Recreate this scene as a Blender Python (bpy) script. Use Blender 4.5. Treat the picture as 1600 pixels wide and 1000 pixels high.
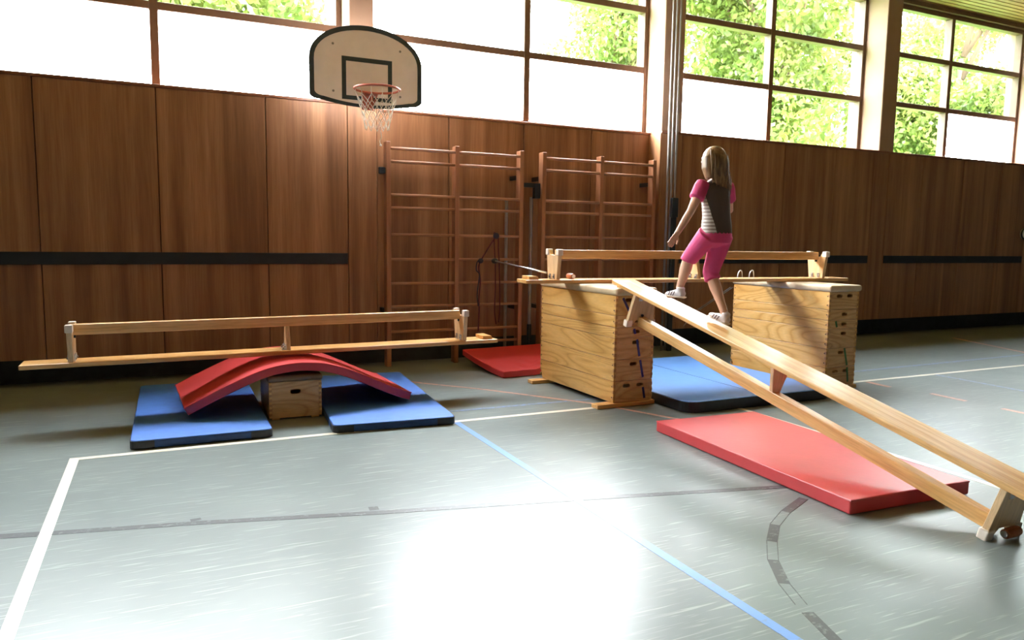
import bpy, bmesh, math, random
from mathutils import Vector, Matrix, Euler
random.seed(7)
PI = math.pi
for o in list(bpy.data.objects):
    bpy.data.objects.remove(o, do_unlink=True)
scene = bpy.context.scene
C = scene.collection

# ------------------------------------------------------------------ camera
H = 1.45
F_PX, PITCH, YAW, ROLL = 1153.73, .110182, .443187, .014614
cp, sp = math.cos(PITCH), math.sin(PITCH)
fwd = Vector((math.sin(YAW)*cp, math.cos(YAW)*cp, -sp))
rgt = Vector((math.cos(YAW), -math.sin(YAW), 0))
upv = rgt.cross(fwd)
RR = rgt*math.cos(ROLL)+upv*math.sin(ROLL)
UU = -rgt*math.sin(ROLL)+upv*math.cos(ROLL)
cd = bpy.data.cameras.new('camera')
cam = bpy.data.objects.new('camera', cd)
C.objects.link(cam)
cd.sensor_width = 36.0
cd.lens = F_PX/1600*36
cd.clip_end = 300
m3 = Matrix((RR, UU, -fwd)).transposed()
cam.matrix_world = Matrix.Translation((0, 0, H)) @ m3.to_4x4()
scene.camera = cam

# ------------------------------------------------------------------ sky, sun, exposure
world = bpy.data.worlds.new('sky')
scene.world = world
world.use_nodes = True
wn = world.node_tree.nodes
bg = wn['Background']
bg.inputs[0].default_value = (0.88, 0.95, 1.0, 1)
bg.inputs[1].default_value = 21.0
sd = bpy.data.lights.new('sun', 'SUN')
sd.energy = 15.0
sd.angle = math.radians(2)
sd.color = (1.0, 0.95, 0.84)
sun = bpy.data.objects.new('sun', sd)
C.objects.link(sun)
sun.rotation_euler = Vector((-.35, .75, -1.0)).to_track_quat('-Z', 'Y').to_euler()   # over the roof, onto the trees outside
vs = scene.view_settings
vs.view_transform = 'Standard'
vs.look = 'None'
vs.exposure = 1.08
vs.gamma = 1.0
vs.use_curve_mapping = False
PANE_L = 33.0       # emission of the second window's milky panes, standing in for sunlight behind them
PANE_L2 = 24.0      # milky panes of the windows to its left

# ------------------------------------------------------------------ material helpers
def nt(name):
    m = bpy.data.materials.new(name)
    m.use_nodes = True
    t = m.node_tree
    return m, t, t.nodes['Principled BSDF']

def lin(r, g, b):
    f = lambda c: (c/255/12.92) if c/255 <= .04045 else ((c/255+.055)/1.055)**2.4
    return (f(r), f(g), f(b), 1)

def ramp(t, fac, stops):
    n = t.nodes.new('ShaderNodeValToRGB')
    e = n.color_ramp.elements
    while len(e) < len(stops):
        e.new(0.5)
    for i, (p, c) in enumerate(stops):
        e[i].position = p
        e[i].color = c
    t.links.new(fac, n.inputs[0])
    return n.outputs[0]

def coords(t, scale, rnd=True, kind='Object'):
    tc = t.nodes.new('ShaderNodeTexCoord')
    mp = t.nodes.new('ShaderNodeMapping')
    mp.inputs['Scale'].default_value = scale
    src = tc.outputs[kind]
    if rnd:
        oi = t.nodes.new('ShaderNodeObjectInfo')
        ml = t.nodes.new('ShaderNodeMath'); ml.operation = 'MULTIPLY'; ml.inputs[1].default_value = 37.0
        t.links.new(oi.outputs['Random'], ml.inputs[0])
        ad = t.nodes.new('ShaderNodeVectorMath'); ad.operation = 'ADD'
        t.links.new(src, ad.inputs[0]); t.links.new(ml.outputs[0], ad.inputs[1])
        src = ad.outputs[0]
    t.links.new(src, mp.inputs['Vector'])
    return mp.outputs[0]

def noise(t, vec, scale, detail=3, rough=.5, dist=0):
    n = t.nodes.new('ShaderNodeTexNoise')
    n.inputs['Scale'].default_value = scale
    n.inputs['Detail'].default_value = detail
    n.inputs['Roughness'].default_value = rough
    n.inputs['Distortion'].default_value = dist
    t.links.new(vec, n.inputs['Vector'])
    return n.outputs['Fac']

def mixc(t, fac, a, b, mode='MIX'):
    n = t.nodes.new('ShaderNodeMix'); n.data_type = 'RGBA'; n.blend_type = mode
    for s, v in ((n.inputs['Factor'], fac), (n.inputs['A'], a), (n.inputs['B'], b)):
        pass
    def put(sock, v):
        if isinstance(v, (int, float)):
            sock.default_value = v
        elif isinstance(v, tuple):
            sock.default_value = v
        else:
            t.links.new(v, sock)
    put(n.inputs[0], fac); put(n.inputs[6], a); put(n.inputs[7], b)
    return n.outputs[2]

def plain(name, col, rough=.5, metal=0, bump=0, bscale=60, var=.12, spec=.5):
    m, t, b = nt(name)
    v = coords(t, (1, 1, 1))
    n = noise(t, v, bscale*.15, 3)
    lo = tuple(c*(1-var) for c in col[:3])+(1,)
    hi = tuple(min(1, c*(1+var)) for c in col[:3])+(1,)
    t.links.new(ramp(t, n, [(.3, lo), (.7, hi)]), b.inputs['Base Color'])
    b.inputs['Roughness'].default_value = rough
    b.inputs['Metallic'].default_value = metal
    b.inputs['Specular IOR Level'].default_value = spec
    if bump:
        bn = t.nodes.new('ShaderNodeBump'); bn.inputs['Strength'].default_value = bump
        bn.inputs['Distance'].default_value = .004
        t.links.new(noise(t, v, bscale, 4), bn.inputs['Height'])
        t.links.new(bn.outputs[0], b.inputs['Normal'])
    return m

def wood(name, dark, mid, light, axis, rough=.4, band=6, stretch=14, fine=60, contrast=1.0, rings=False, spec=.5):
    """grain running along axis (0,1,2)"""
    m, t, b = nt(name)
    sc = [1.0, 1.0, 1.0]
    sc[axis] = 1.0/stretch
    v = coords(t, tuple(sc))
    if rings:
        w = t.nodes.new('ShaderNodeTexNoise')
        w.inputs['Scale'].default_value = band*.5; w.inputs['Detail'].default_value = 1.0
        w.inputs['Distortion'].default_value = .6
        t.links.new(v, w.inputs['Vector'])
        ml = t.nodes.new('ShaderNodeMath'); ml.operation = 'MULTIPLY'; ml.inputs[1].default_value = 15
        t.links.new(w.outputs['Fac'], ml.inputs[0])
        fr = t.nodes.new('ShaderNodeMath'); fr.operation = 'PINGPONG'; fr.inputs[1].default_value = .5
        t.links.new(ml.outputs[0], fr.inputs[0])
        d2 = t.nodes.new('ShaderNodeMath'); d2.operation = 'MULTIPLY'; d2.inputs[1].default_value = 2
        t.links.new(fr.outputs[0], d2.inputs[0])
        f1 = d2.outputs[0]
        c1 = ramp(t, f1, [(0.0, dark), (.35, mid), (1.0, light)])
    else:
        f1 = noise(t, v, band, 2, .5, .3)
        c1 = ramp(t, f1, [(.28, dark), (.5, mid), (.72, light)])
    sf = [fine]*3
    f2 = noise(t, v, fine, 2, .6)
    g = ramp(t, f2, [(.3, (.78, .76, .74, 1)), (.7, (1.1, 1.1, 1.1, 1))])
    t.links.new(mixc(t, contrast*.8, c1, g, 'MULTIPLY'), b.inputs['Base Color'])
    b.inputs['Roughness'].default_value = rough
    b.inputs['Specular IOR Level'].default_value = spec
    return m

M = {}
M['panel'] = wood('reddish_wood_panel', lin(120, 82, 56), lin(148, 105, 73), lin(172, 126, 90), 2, rough=.42, band=7, stretch=26, fine=70, spec=.35)
M['panel_back'] = wood('dark_wood_core', lin(60, 38, 24), lin(70, 44, 28), lin(80, 50, 32), 2, rough=.7)
M['bars'] = wood('wall_bar_wood', lin(140, 92, 64), lin(158, 108, 78), lin(174, 124, 91), 2, rough=.38, band=8, stretch=18)
M['rung'] = wood('rung_wood', lin(154, 108, 78), lin(172, 124, 93), lin(186, 140, 106), 0, rough=.36, band=8, stretch=18)
PD, PM, PL = lin(206, 152, 80), lin(224, 176, 102), lin(232, 188, 118)
M['pine_y'] = wood('pine_board_long', PD, PM, PL, 1, rough=.36, band=7, stretch=7, fine=90, rings=True, contrast=.5)
M['pine_x'] = wood('pine_board_end', lin(200, 146, 90), lin(216, 168, 108), lin(224, 180, 122), 0, rough=.4, band=7, stretch=6, fine=90, rings=True, contrast=.6)
M['pine_dark'] = wood('pine_end_grain', lin(190, 140, 88), lin(198, 148, 94), lin(204, 156, 102), 2, rough=.5)
M['beech'] = wood('bench_wood', lin(208, 154, 92), lin(226, 176, 112), lin(238, 194, 134), 0, rough=.26, band=16, stretch=16, fine=90)
M['beech_z'] = wood('bench_leg_wood', lin(204, 168, 124), lin(218, 186, 144), lin(228, 198, 158), 2, rough=.36, band=10, stretch=12, fine=80)
M['leather'] = plain('beige_leather', lin(206, 184, 150), .5, bump=.25, bscale=50)
M['leather_brown'] = plain('brown_leather', lin(132, 100, 70), .45, bump=.3, bscale=40, var=.25)
M['blue'] = plain('blue_mat_fabric', lin(58, 112, 200), .55, bump=.25, bscale=90, var=.07)
M['blue_sheen'] = plain('sheen_blue_mat_fabric', lin(92, 144, 216), .42, bump=.2, bscale=60, var=.06)  # mat blue lightened so the colour carries the sheen of window light
M['navy'] = plain('navy_mat_side', lin(32, 70, 128), .5, bump=.2, bscale=80)
M['blackvinyl'] = plain('black_vinyl', lin(26, 28, 36), .35, var=.3)
M['red'] = plain('red_vinyl', lin(202, 62, 66), .36, bump=.12, bscale=30, var=.06)
M['white_rubber'] = plain('white_rubber', lin(226, 212, 198), .55)
M['steel'] = plain('steel', (.62, .62, .64, 1), .3, 1)
M['greysteel'] = plain('grey_painted_steel', lin(150, 146, 142), .4, .4)
M['darksteel'] = plain('dark_steel', lin(50, 56, 62), .45, .5)
M['black'] = plain('black_rail', lin(24, 27, 33), .4, var=.3)
M['kick'] = plain('black_skirting', lin(40, 44, 46), .5, var=.3)
M['pillar'] = plain('beige_pillar_paint', lin(158, 126, 104), .7, bump=.1, bscale=20, var=.05)
M['frame'] = plain('brown_window_frame', lin(112, 86, 68), .5, var=.1)
M['sill'] = wood('sill_wood', lin(112, 66, 40), lin(134, 84, 54), lin(150, 98, 64), 0, rough=.35)
M['plaster'] = plain('grey_plaster', lin(74, 72, 70), .85, var=.04)
M['ceil'] = wood('ceiling_slat', lin(134, 100, 52), lin(150, 114, 60), lin(162, 126, 70), 0, rough=.55, band=8)
M['ceilgap'] = plain('dark_ceiling_gap', lin(70, 54, 34), .8)
M['board'] = plain('white_backboard', lin(246, 238, 234), .5, var=.03)
M['boardline'] = plain('dark_green_paint', lin(52, 66, 72), .5)
M['rim'] = plain('faded_red_rim', lin(190, 104, 84), .45, .2)
M['net'] = plain('white_net_cord', lin(232, 226, 214), .8)
M['rope'] = plain('dark_red_rope', lin(84, 34, 44), .8, var=.3)
M['rope_blue'] = plain('dark_blue_strap', lin(40, 40, 58), .7, var=.3)
M['roller'] = plain('orange_brown_wood', lin(172, 100, 58), .4, var=.2)
M['hole'] = plain('dark_hole_lining', lin(46, 34, 24), .8)
M['bluepaint'] = plain('blue_violet_paint', lin(52, 44, 120), .5)
M['greenpaint'] = plain('green_paint', lin(70, 120, 62), .5)
M['skin'] = plain('skin', lin(222, 170, 140), .5, var=.05)
M['hair'] = wood('hair', lin(96, 70, 44), lin(138, 106, 70), lin(178, 142, 96), 2, rough=.4, band=40, stretch=8, fine=160)
M['pink'] = plain('pink_cotton', lin(218, 74, 128), .75, var=.06)
M['shoe'] = plain('white_shoe', lin(216, 206, 208), .5, var=.1)
M['shoestripe'] = plain('shoe_stripe', lin(120, 98, 104), .5)
M['bark'] = plain('bark', lin(96, 78, 58), .9, var=.3, bump=.6, bscale=20)
M['grass'] = plain('lawn', lin(110, 146, 66), .9, var=.2)

def leaf_mat():
    m, t, b = nt('leaf')
    out = t.nodes['Material Output']
    n = noise(t, coords(t, (1, 1, 1)), 1.6, 2)
    c = ramp(t, n, [(.3, lin(78, 98, 40)), (.5, lin(110, 126, 58)), (.72, lin(142, 146, 76))])
    t.links.new(c, b.inputs['Base Color'])
    b.inputs['Roughness'].default_value = .5
    tr = t.nodes.new('ShaderNodeBsdfTranslucent')
    t.links.new(c, tr.inputs[0])
    mx = t.nodes.new('ShaderNodeMixShader'); mx.inputs[0].default_value = .45
    t.links.new(b.outputs[0], mx.inputs[1]); t.links.new(tr.outputs[0], mx.inputs[2])
    t.links.new(mx.outputs[0], out.inputs[0])
    return m
M['leaf'] = leaf_mat()

def glass_mat():
    m, t, b = nt('clear_glass')
    out = t.nodes['Material Output']
    t.nodes.remove(b)
    tr = t.nodes.new('ShaderNodeBsdfTransparent'); tr.inputs[0].default_value = (.96, .98, .97, 1)
    gl = t.nodes.new('ShaderNodeBsdfGlossy'); gl.inputs['Roughness'].default_value = .02
    mx = t.nodes.new('ShaderNodeMixShader'); mx.inputs[0].default_value = .05
    t.links.new(tr.outputs[0], mx.inputs[1]); t.links.new(gl.outputs[0], mx.inputs[2])
    t.links.new(mx.outputs[0], out.inputs[0])
    return m
M['glass'] = glass_mat()

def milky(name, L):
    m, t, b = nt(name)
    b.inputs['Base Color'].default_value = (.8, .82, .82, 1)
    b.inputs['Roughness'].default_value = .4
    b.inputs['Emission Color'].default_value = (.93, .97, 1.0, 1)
    b.inputs['Emission Strength'].default_value = L  # the pane itself emits, in place of daylight passing through
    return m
M['milky_strong'] = milky('milky_glass_strong_glow', PANE_L)
M['milky_soft'] = milky('milky_glass_soft_glow', PANE_L2)
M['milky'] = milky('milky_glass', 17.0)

def floor_mat():
    m, t, b = nt('grey_green_sports_floor')
    v = coords(t, (1, 1, 1), rnd=False)
    big = noise(t, v, .7, 4, .6)
    c = ramp(t, big, [(.3, lin(105, 115, 115)), (.7, lin(125, 135, 134))])
    # scuffs: thin streaks in several directions
    sc = None
    for k, (ang, s1, s2, th) in enumerate(((.25, 3.4, 60, .70), (1.2, 3, 50, .665), (2.2, 2.6, 50, .665), (1.57, 1.8, 60, .66), (.85, 3.0, 56, .675), (1.9, 2.2, 50, .665))):
        tc = t.nodes.new('ShaderNodeTexCoord'); mp = t.nodes.new('ShaderNodeMapping')
        mp.inputs['Rotation'].default_value = (0, 0, ang); mp.inputs['Scale'].default_value = (s1, s2, 1)
        mp.inputs['Location'].default_value = (k*7.3, k*3.1, 0)
        t.links.new(tc.outputs['Object'], mp.inputs['Vector'])
        n = noise(t, mp.outputs[0], 1.0, 2.5, .55, .35)
        r = ramp(t, n, [(th-.02, (0, 0, 0, 1)), (th+.06, (1, 1, 1, 1))])
        if sc is None:
            sc = r
        else:
            sc = mixc(t, 1.0, sc, r, 'LIGHTEN')
    c = mixc(t, sc, c, lin(180, 188, 186)) if False else c
    mk = t.nodes.new('ShaderNodeMath'); mk.operation = 'MULTIPLY'; mk.inputs[1].default_value = .36
    t.links.new(sc, mk.inputs[0])
    c = mixc(t, mk.outputs[0], c, lin(186, 194, 190))
    t.links.new(c, b.inputs['Base Color'])
    fr = noise(t, v, 3.0, 5, .65)
    rr = t.nodes.new('ShaderNodeMapRange')
    rr.inputs['To Min'].default_value = .285; rr.inputs['To Max'].default_value = .37
    t.links.new(fr, rr.inputs['Value'])
    t.links.new(rr.outputs[0], b.inputs['Roughness'])
    b.inputs['Specular IOR Level'].default_value = .36
    return m
M['floor'] = floor_mat()

def paint_mat(name, col, wear):
    """floor paint, worn through to the floor colour"""
    m, t, b = nt(name)
    v = coords(t, (1, 1, 1), rnd=False)
    n = noise(t, v, 26, 5, .7)
    c = ramp(t, n, [(wear-.12, lin(122, 131, 130)), (wear+.1, col)])
    t.links.new(c, b.inputs['Base Color'])
    b.inputs['Roughness'].default_value = .34
    return m
M['line_white'] = paint_mat('white_floor_paint', lin(226, 220, 206), .22)
M['line_blue'] = paint_mat('blue_floor_paint', lin(104, 150, 216), .36)
M['line_bluefaint'] = paint_mat('faded_blue_floor_paint', lin(120, 146, 196), .5)
M['line_dark'] = paint_mat('dark_floor_paint', lin(58, 60, 66), .36)
M['line_red'] = paint_mat('faded_red_floor_paint', lin(204, 150, 130), .4)

def shirt_mat():
    m, t, b = nt('striped_shirt')
    tc = t.nodes.new('ShaderNodeTexCoord'); sx = t.nodes.new('ShaderNodeSeparateXYZ')
    t.links.new(tc.outputs['Object'], sx.inputs[0])
    def mth(op, a, c):
        n = t.nodes.new('ShaderNodeMath'); n.operation = op
        for i, q in enumerate((a, c)):
            if isinstance(q, (int, float)): n.inputs[i].default_value = q
            else: t.links.new(q, n.inputs[i])
        return n.outputs[0]
    st = mth('SINE', mth('MULTIPLY', sx.outputs['Z'], 250), 0)
    stripe = ramp(t, mth('ADD', mth('MULTIPLY', st, .5), .5), [(.35, lin(176, 160, 150)), (.65, lin(236, 230, 224))])
    # the back is one dark taupe panel whose left edge slants inwards to the hem
    k = mth('ADD', sx.outputs['X'], mth('MULTIPLY', mth('SUBTRACT', 1.02, sx.outputs['Z']), -.2))
    back = mth('MULTIPLY', mth('GREATER_THAN', k, -.14), mth('LESS_THAN', sx.outputs['Y'], .11))
    t.links.new(mixc(t, back, stripe, lin(86, 74, 66)), b.inputs['Base Color'])
    b.inputs['Roughness'].default_value = .8
    return m
M['shirt'] = shirt_mat()

# ------------------------------------------------------------------ mesh helpers
class MB:
    def __init__(s):
        s.v = []; s.f = []
    def add(s, vs, fs):
        k = len(s.v); s.v += [tuple(q) for q in vs]; s.f += [tuple(i+k for i in f) for f in fs]; return s
    def box(s, x0, x1, y0, y1, z0, z1):
        v = [(x, y, z) for z in (z0, z1) for y in (y0, y1) for x in (x0, x1)]
        return s.add(v, [(0, 2, 3, 1), (4, 5, 7, 6), (0, 1, 5, 4), (2, 6, 7, 3), (0, 4, 6, 2), (1, 3, 7, 5)])
    def obox(s, c, ax, ay, az):
        """oriented box: centre and three half vectors"""
        c, ax, ay, az = map(Vector, (c, ax, ay, az))
        v = [c+ax*i+ay*j+az*k for k in (-1, 1) for j in (-1, 1) for i in (-1, 1)]
        return s.add(v, [(0, 2, 3, 1), (4, 5, 7, 6), (0, 1, 5, 4), (2, 6, 7, 3), (0, 4, 6, 2), (1, 3, 7, 5)])
    def prism(s, pts, axis, a, b):
        """2D outline extruded along axis between a and b; pts in the two other axes in order"""
        n = len(pts)
        def mk(p, w):
            q = [0, 0, 0]; o = [i for i in range(3) if i != axis]
            q[o[0]], q[o[1]], q[axis] = p[0], p[1], w
            return q
        v = [mk(p, a) for p in pts]+[mk(p, b) for p in pts]
        return s.add(v, [tuple(range(n))[::-1], tuple(range(n, 2*n))]+[(i, (i+1) % n, n+(i+1) % n, n+i) for i in range(n)])
    def tube(s, pts, r, n=8, closed=False, caps=True):
        pts = [Vector(p) for p in pts]; N = len(pts)
        rs = r if isinstance(r, (list, tuple)) else [r]*N
        vs = []; prev = None
        for i, p in enumerate(pts):
            if closed: tan = (pts[(i+1) % N]-pts[i-1]).normalized()
            else: tan = (pts[min(i+1, N-1)]-pts[max(i-1, 0)]).normalized()
            if prev is None:
                ref = Vector((0, 0, 1)) if abs(tan.z) < .9 else Vector((1, 0, 0))
                a = tan.cross(ref).normalized()
            else:
                a = (prev-tan*prev.dot(tan)).normalized()
            prev = a; b = tan.cross(a)
            for k in range(n):
                t = 2*PI*k/n
                vs.append(p+(a*math.cos(t)+b*math.sin(t))*rs[i])
        fs = []
        for i in range(N if closed else N-1):
            j = (i+1) % N
            for k in range(n):
                fs.append((i*n+k, i*n+(k+1) % n, j*n+(k+1) % n, j*n+k))
        if caps and not closed:
            fs.append(tuple(range(n))[::-1]); fs.append(tuple((N-1)*n+k for k in range(n)))
        return s.add(vs, fs)
    def loft(s, rings, n=16, ref=(1, 0, 0), path=None):
        """rings: (point, r_ref, r_other); closed with domed ends"""
        P = [Vector(q[0]) for q in rings]; N = len(P); ref = Vector(ref)
        vs = []
        for i, (p, a, b) in enumerate(rings):
            tan = (P[min(i+1, N-1)]-P[max(i-1, 0)]).normalized()
            u = (ref-tan*ref.dot(tan)).normalized(); w = tan.cross(u)
            for k in range(n):
                t = 2*PI*k/n
                vs.append(P[i]+u*math.cos(t)*a+w*math.sin(t)*b)
        fs = [(i*n+k, i*n+(k+1) % n, (i+1)*n+(k+1) % n, (i+1)*n+k) for i in range(N-1) for k in range(n)]
        t0 = (P[0]-P[1]).normalized(); t1 = (P[-1]-P[-2]).normalized()
        a0 = len(vs); vs.append(P[0]+t0*min(rings[0][1:])*.55)
        a1 = len(vs); vs.append(P[-1]+t1*min(rings[-1][1:])*.55)
        fs += [(a0, (k+1) % n, k) for k in range(n)]+[(a1, (N-1)*n+k, (N-1)*n+(k+1) % n) for k in range(n)]
        return s.add(vs, fs)
    def ball(s, c, r, n=16, m=10):
        c = Vector(c); r = Vector(r) if not isinstance(r, (int, float)) else Vector((r, r, r))
        vs = [c+Vector((0, 0, r.z))]
        for i in range(1, m):
            t = PI*i/m
            for k in range(n):
                q = 2*PI*k/n
                vs.append(c+Vector((r.x*math.sin(t)*math.cos(q), r.y*math.sin(t)*math.sin(q), r.z*math.cos(t))))
        vs.append(c-Vector((0, 0, r.z))); L = len(vs)-1
        fs = [(0, 1+k, 1+(k+1) % n) for k in range(n)]
        for i in range(m-2):
            for k in range(n):
                fs.append((1+i*n+k, 1+(i+1)*n+k, 1+(i+1)*n+(k+1) % n, 1+i*n+(k+1) % n))
        fs += [(L, 1+(m-2)*n+(k+1) % n, 1+(m-2)*n+k) for k in range(n)]
        return s.add(vs, fs)
    def mesh(s, name, smooth=False, bevel=0, seg=2):
        me = bpy.data.meshes.new(name)
        me.from_pydata(s.v, [], s.f)
        bm = bmesh.new(); bm.from_mesh(me)
        bmesh.ops.recalc_face_normals(bm, faces=bm.faces)
        if bevel:
            bmesh.ops.bevel(bm, geom=[e for e in bm.edges if e.is_manifold and e.calc_face_angle(0) > .5], offset=bevel, segments=seg, affect='EDGES', profile=.5)
        bm.to_mesh(me); bm.free()
        if smooth:
            for p in me.polygons: p.use_smooth = True
        return me
    def build(s, name, mat, parent=None, smooth=False, bevel=0, seg=2):
        return link(name, s.mesh(name, smooth, bevel, seg), mat, parent)

def link(name, me, mat, parent=None):
    o = bpy.data.objects.new(name, me)
    if mat is not None and not me.materials:
        me.materials.append(M[mat] if isinstance(mat, str) else mat)
    C.objects.link(o)
    if parent is not None: o.parent = parent
    return o

def empty(name, loc=(0, 0, 0), rot=(0, 0, 0)):
    o = bpy.data.objects.new(name, None)
    o.empty_display_size = .1
    C.objects.link(o); o.location = loc; o.rotation_euler = rot
    return o

def tag(o, label=None, cat=None, group=None, kind=None):
    if label: o['label'] = label
    if cat: o['category'] = cat
    if group: o['group'] = group
    if kind: o['kind'] = kind
    return o

def box(name, mat, parent, x0, x1, y0, y1, z0, z1, bevel=0, seg=2, smooth=False):
    return MB().box(x0, x1, y0, y1, z0, z1).build(name, mat, parent, smooth, bevel, seg)

def struct(o):
    o['kind'] = 'structure'; return o

def plate_with_holes(w, h, t, holes, name):
    """board in XZ, centred in X, z 0..h, thickness t in Y (0..t), capsule holes (cx, cz, halfw, halfh)"""
    bm = bmesh.new(); edges = []
    def loop(pts):
        vs = [bm.verts.new((p[0], 0, p[1])) for p in pts]
        for i in range(len(vs)): edges.append(bm.edges.new((vs[i], vs[(i+1) % len(vs)])))
    loop([(-w/2, 0), (w/2, 0), (w/2, h), (-w/2, h)])
    for (cx, cz, a, b) in holes:
        pts = []
        for k in range(6): q = -PI/2+PI*k/5; pts.append((cx+a-b+b*math.cos(q), cz+b*math.sin(q)))
        for k in range(6): q = PI/2+PI*k/5; pts.append((cx-a+b+b*math.cos(q), cz+b*math.sin(q)))
        loop(pts)
    bmesh.ops.triangle_fill(bm, use_beauty=True, use_dissolve=False, edges=edges)
    r = bmesh.ops.extrude_face_region(bm, geom=list(bm.faces))
    for q in r['geom']:
        if isinstance(q, bmesh.types.BMVert): q.co.y += t
    bmesh.ops.recalc_face_normals(bm, faces=bm.faces)
    me = bpy.data.meshes.new(name); bm.to_mesh(me); bm.free()
    return me

# ------------------------------------------------------------------ the hall
XL, XR, YF = -8.2, 18.4, -8.0
SILL, CEIL, WTOP = 2.86, 5.30, 5.20
floor = struct(box('floor', 'floor', None, XL-.2, XR+.2, YF-.2, 8.62, -.12, 0))
wl = struct(box('wall_left', 'plaster', None, XL-.2, XL, YF-.2, 8.62, 0, CEIL))
wr = struct(box('wall_right', 'plaster', None, XR, XR+.2, YF-.2, 8.62, 0, CEIL))
wf = struct(box('wall_front', 'plaster', None, XL, XR, YF-.2, YF, 0, CEIL))
ce = struct(box('ceiling', 'ceilgap', None, XL-.2, XR+.2, YF-.2, 8.62, CEIL+.02, CEIL+.3))
mb = MB(); y = YF
while y < 8.5:
    mb.box(XL, XR, y, y+.085, CEIL-.005, CEIL+.02); y += .105
tag(mb.build('slat', 'ceil', ce), kind='stuff')

PIL = [(-6.22, -5.92), (-2.18, -1.88), (1.86, 2.12), (5.90, 6.22), (9.96, 10.28), (13.90, 14.22), (17.9, 18.2)]
BAYC = [(-7.2, -8.2, -6.22), (-4.05, -5.9, -2.2), (0.0, -1.83, 1.83), (4.02, 2.15, 5.90), (8.05, 6.24, 9.86), (12.0, 10.2, 13.76), (16.05, 14.2, 17.9)]
wb = struct(box('wall_back', 'panel_back', None, XL, XR, 8.31, 8.62, 0, SILL-.03))
NX0, NX1 = 2.15, 5.90
for a, b in ((XL, NX0), (NX1, XR)):
    box('wall_core', 'panel_back', wb, a, b, 8.032, 8.31, .30, SILL-.03)
struct(box('baseboard_back', 'kick', None, XL, XR, 8.28, 8.309, 0, .299))
# wood panels, upper and lower rows, joint hidden behind the black rail
G = .004
def panel(x0, x1, y, z0, z1):
    return box('wood_panel', 'panel', wb, x0+G, x1-G, y, y+.03, z0, z1, bevel=.003, seg=1)
for c, a, b in BAYC:
    if abs(c-4.02) < .1: continue
    xs = [a]+[c+d for d in (-1, 0, 1) if a+.2 < c+d < b-.2]+[b]
    for x0, x1 in zip(xs[:-1], xs[1:]):
        panel(x0, x1, 8.0, .265, 1.2-.002); panel(x0, x1, 8.0, 1.2+.002, SILL-.03)
    box('black_rail', 'black', wb, a+.01, b-.01, 7.985, 8.0, 1.148, 1.265, bevel=.004, seg=1)
for x0, x1 in ((-2.2, -1.83), (1.83, NX0), (NX1, 6.24), (9.86, 10.2), (13.76, 14.2), (17.9, XR), (-6.22, -5.9)):
    panel(x0, x1, 8.0, .265, SILL-.03)
for x0, x1 in ((NX0, 3.07), (3.07, 4.04), (4.04, 5.0), (5.0, NX1)):
    panel(x0, x1, 8.25, .24, SILL-.03)
box('niche_side', 'panel', wb, NX0+.001, NX0+.014, 8.0, 8.25, .265, SILL-.03)
box('niche_side', 'panel', wb, NX1-.014, NX1-.001, 8.0, 8.25, .265, SILL-.03)
struct(box('trim_1', 'sill', None, XL, NX0, 7.99, 8.62, SILL-.03, SILL, bevel=.004, seg=1))
struct(box('trim_2', 'sill', None, NX0, NX1, 8.24, 8.62, SILL-.03, SILL, bevel=.004, seg=1))
struct(box('trim_3', 'sill', None, NX1, XR, 7.99, 8.62, SILL-.03, SILL, bevel=.004, seg=1))
for a, b in PIL:
    box('pillar', 'pillar', wb, a, b, 8.0, 8.62, SILL, CEIL, bevel=.008, seg=1)
struct(box('trim_4', 'frame', None, XL, XR, 8.30, 8.62, WTOP+.02, CEIL+.02))

# windows: two lights wide, three high
def window(n, x0, x1, xm, milk):
    w = struct(empty('window_%d' % n, ((x0+x1)/2, 8.42, SILL)))
    ox, oy, oz = w.location
    def p(name, mat, a, b, c, d, e, f, bevel=.004):
        return box(name, mat, w, a-ox, b-ox, c-oy, d-oy, e-oz, f-oz, bevel, 1)
    zs = [SILL+.004, 3.68, 4.45, WTOP+.02]
    p('window_frame', 'frame', x0, x0+.06, 8.36, 8.48, zs[0], zs[3])
    p('window_frame', 'frame', x1-.06, x1, 8.36, 8.48, zs[0], zs[3])
    p('window_frame', 'frame', x0+.06, x1-.06, 8.36, 8.48, zs[3]-.07, zs[3])
    p('window_frame', 'frame', x0+.06, x1-.06, 8.37, 8.48, zs[0], zs[0]+.03)
    p('mullion', 'frame', xm-.04, xm+.04, 8.355, 8.485, zs[0]+.03, zs[3]-.07)
    for z in zs[1:3]:
        for a, b in ((x0+.06, xm-.04), (xm+.04, x1-.06)):
            p('transom', 'frame', a, b, 8.36, 8.48, z-.04, z+.04)
    for i, (za, zb) in enumerate(((zs[0]+.03, zs[1]-.04), (zs[1]+.04, zs[2]-.04), (zs[2]+.04, zs[3]-.07))):
        for j, (a, b) in enumerate(((x0+.06, xm-.04), (xm+.04, x1-.06))):
            mt = milk.get((i, j), 'glass')
            q = p('glass_pane', mt, a, b, 8.415, 8.421, za, zb, 0)
            if mt != 'glass': q['label'] = 'milky white pane glowing with daylight'
    return w
S = 'milky_strong'
T = 'milky_soft'
window(1, -1.88, 1.86, 0.01, {(0, 0): T, (0, 1): T})
window(2, 2.12, 5.90, 4.12, {(0, 0): S, (0, 1): S})
window(3, 6.22, 9.96, 8.06, {(0, 0): 'milky'})
window(4, 10.28, 13.90, 11.98, {(0, 1): 'milky'})
window(5, -5.92, -2.18, -4.05, {(0, 0): T, (0, 1): T})
window(6, 14.22, 17.9, 16.05, {})
window(7, XL, -6.22, -7.2, {})

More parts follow.
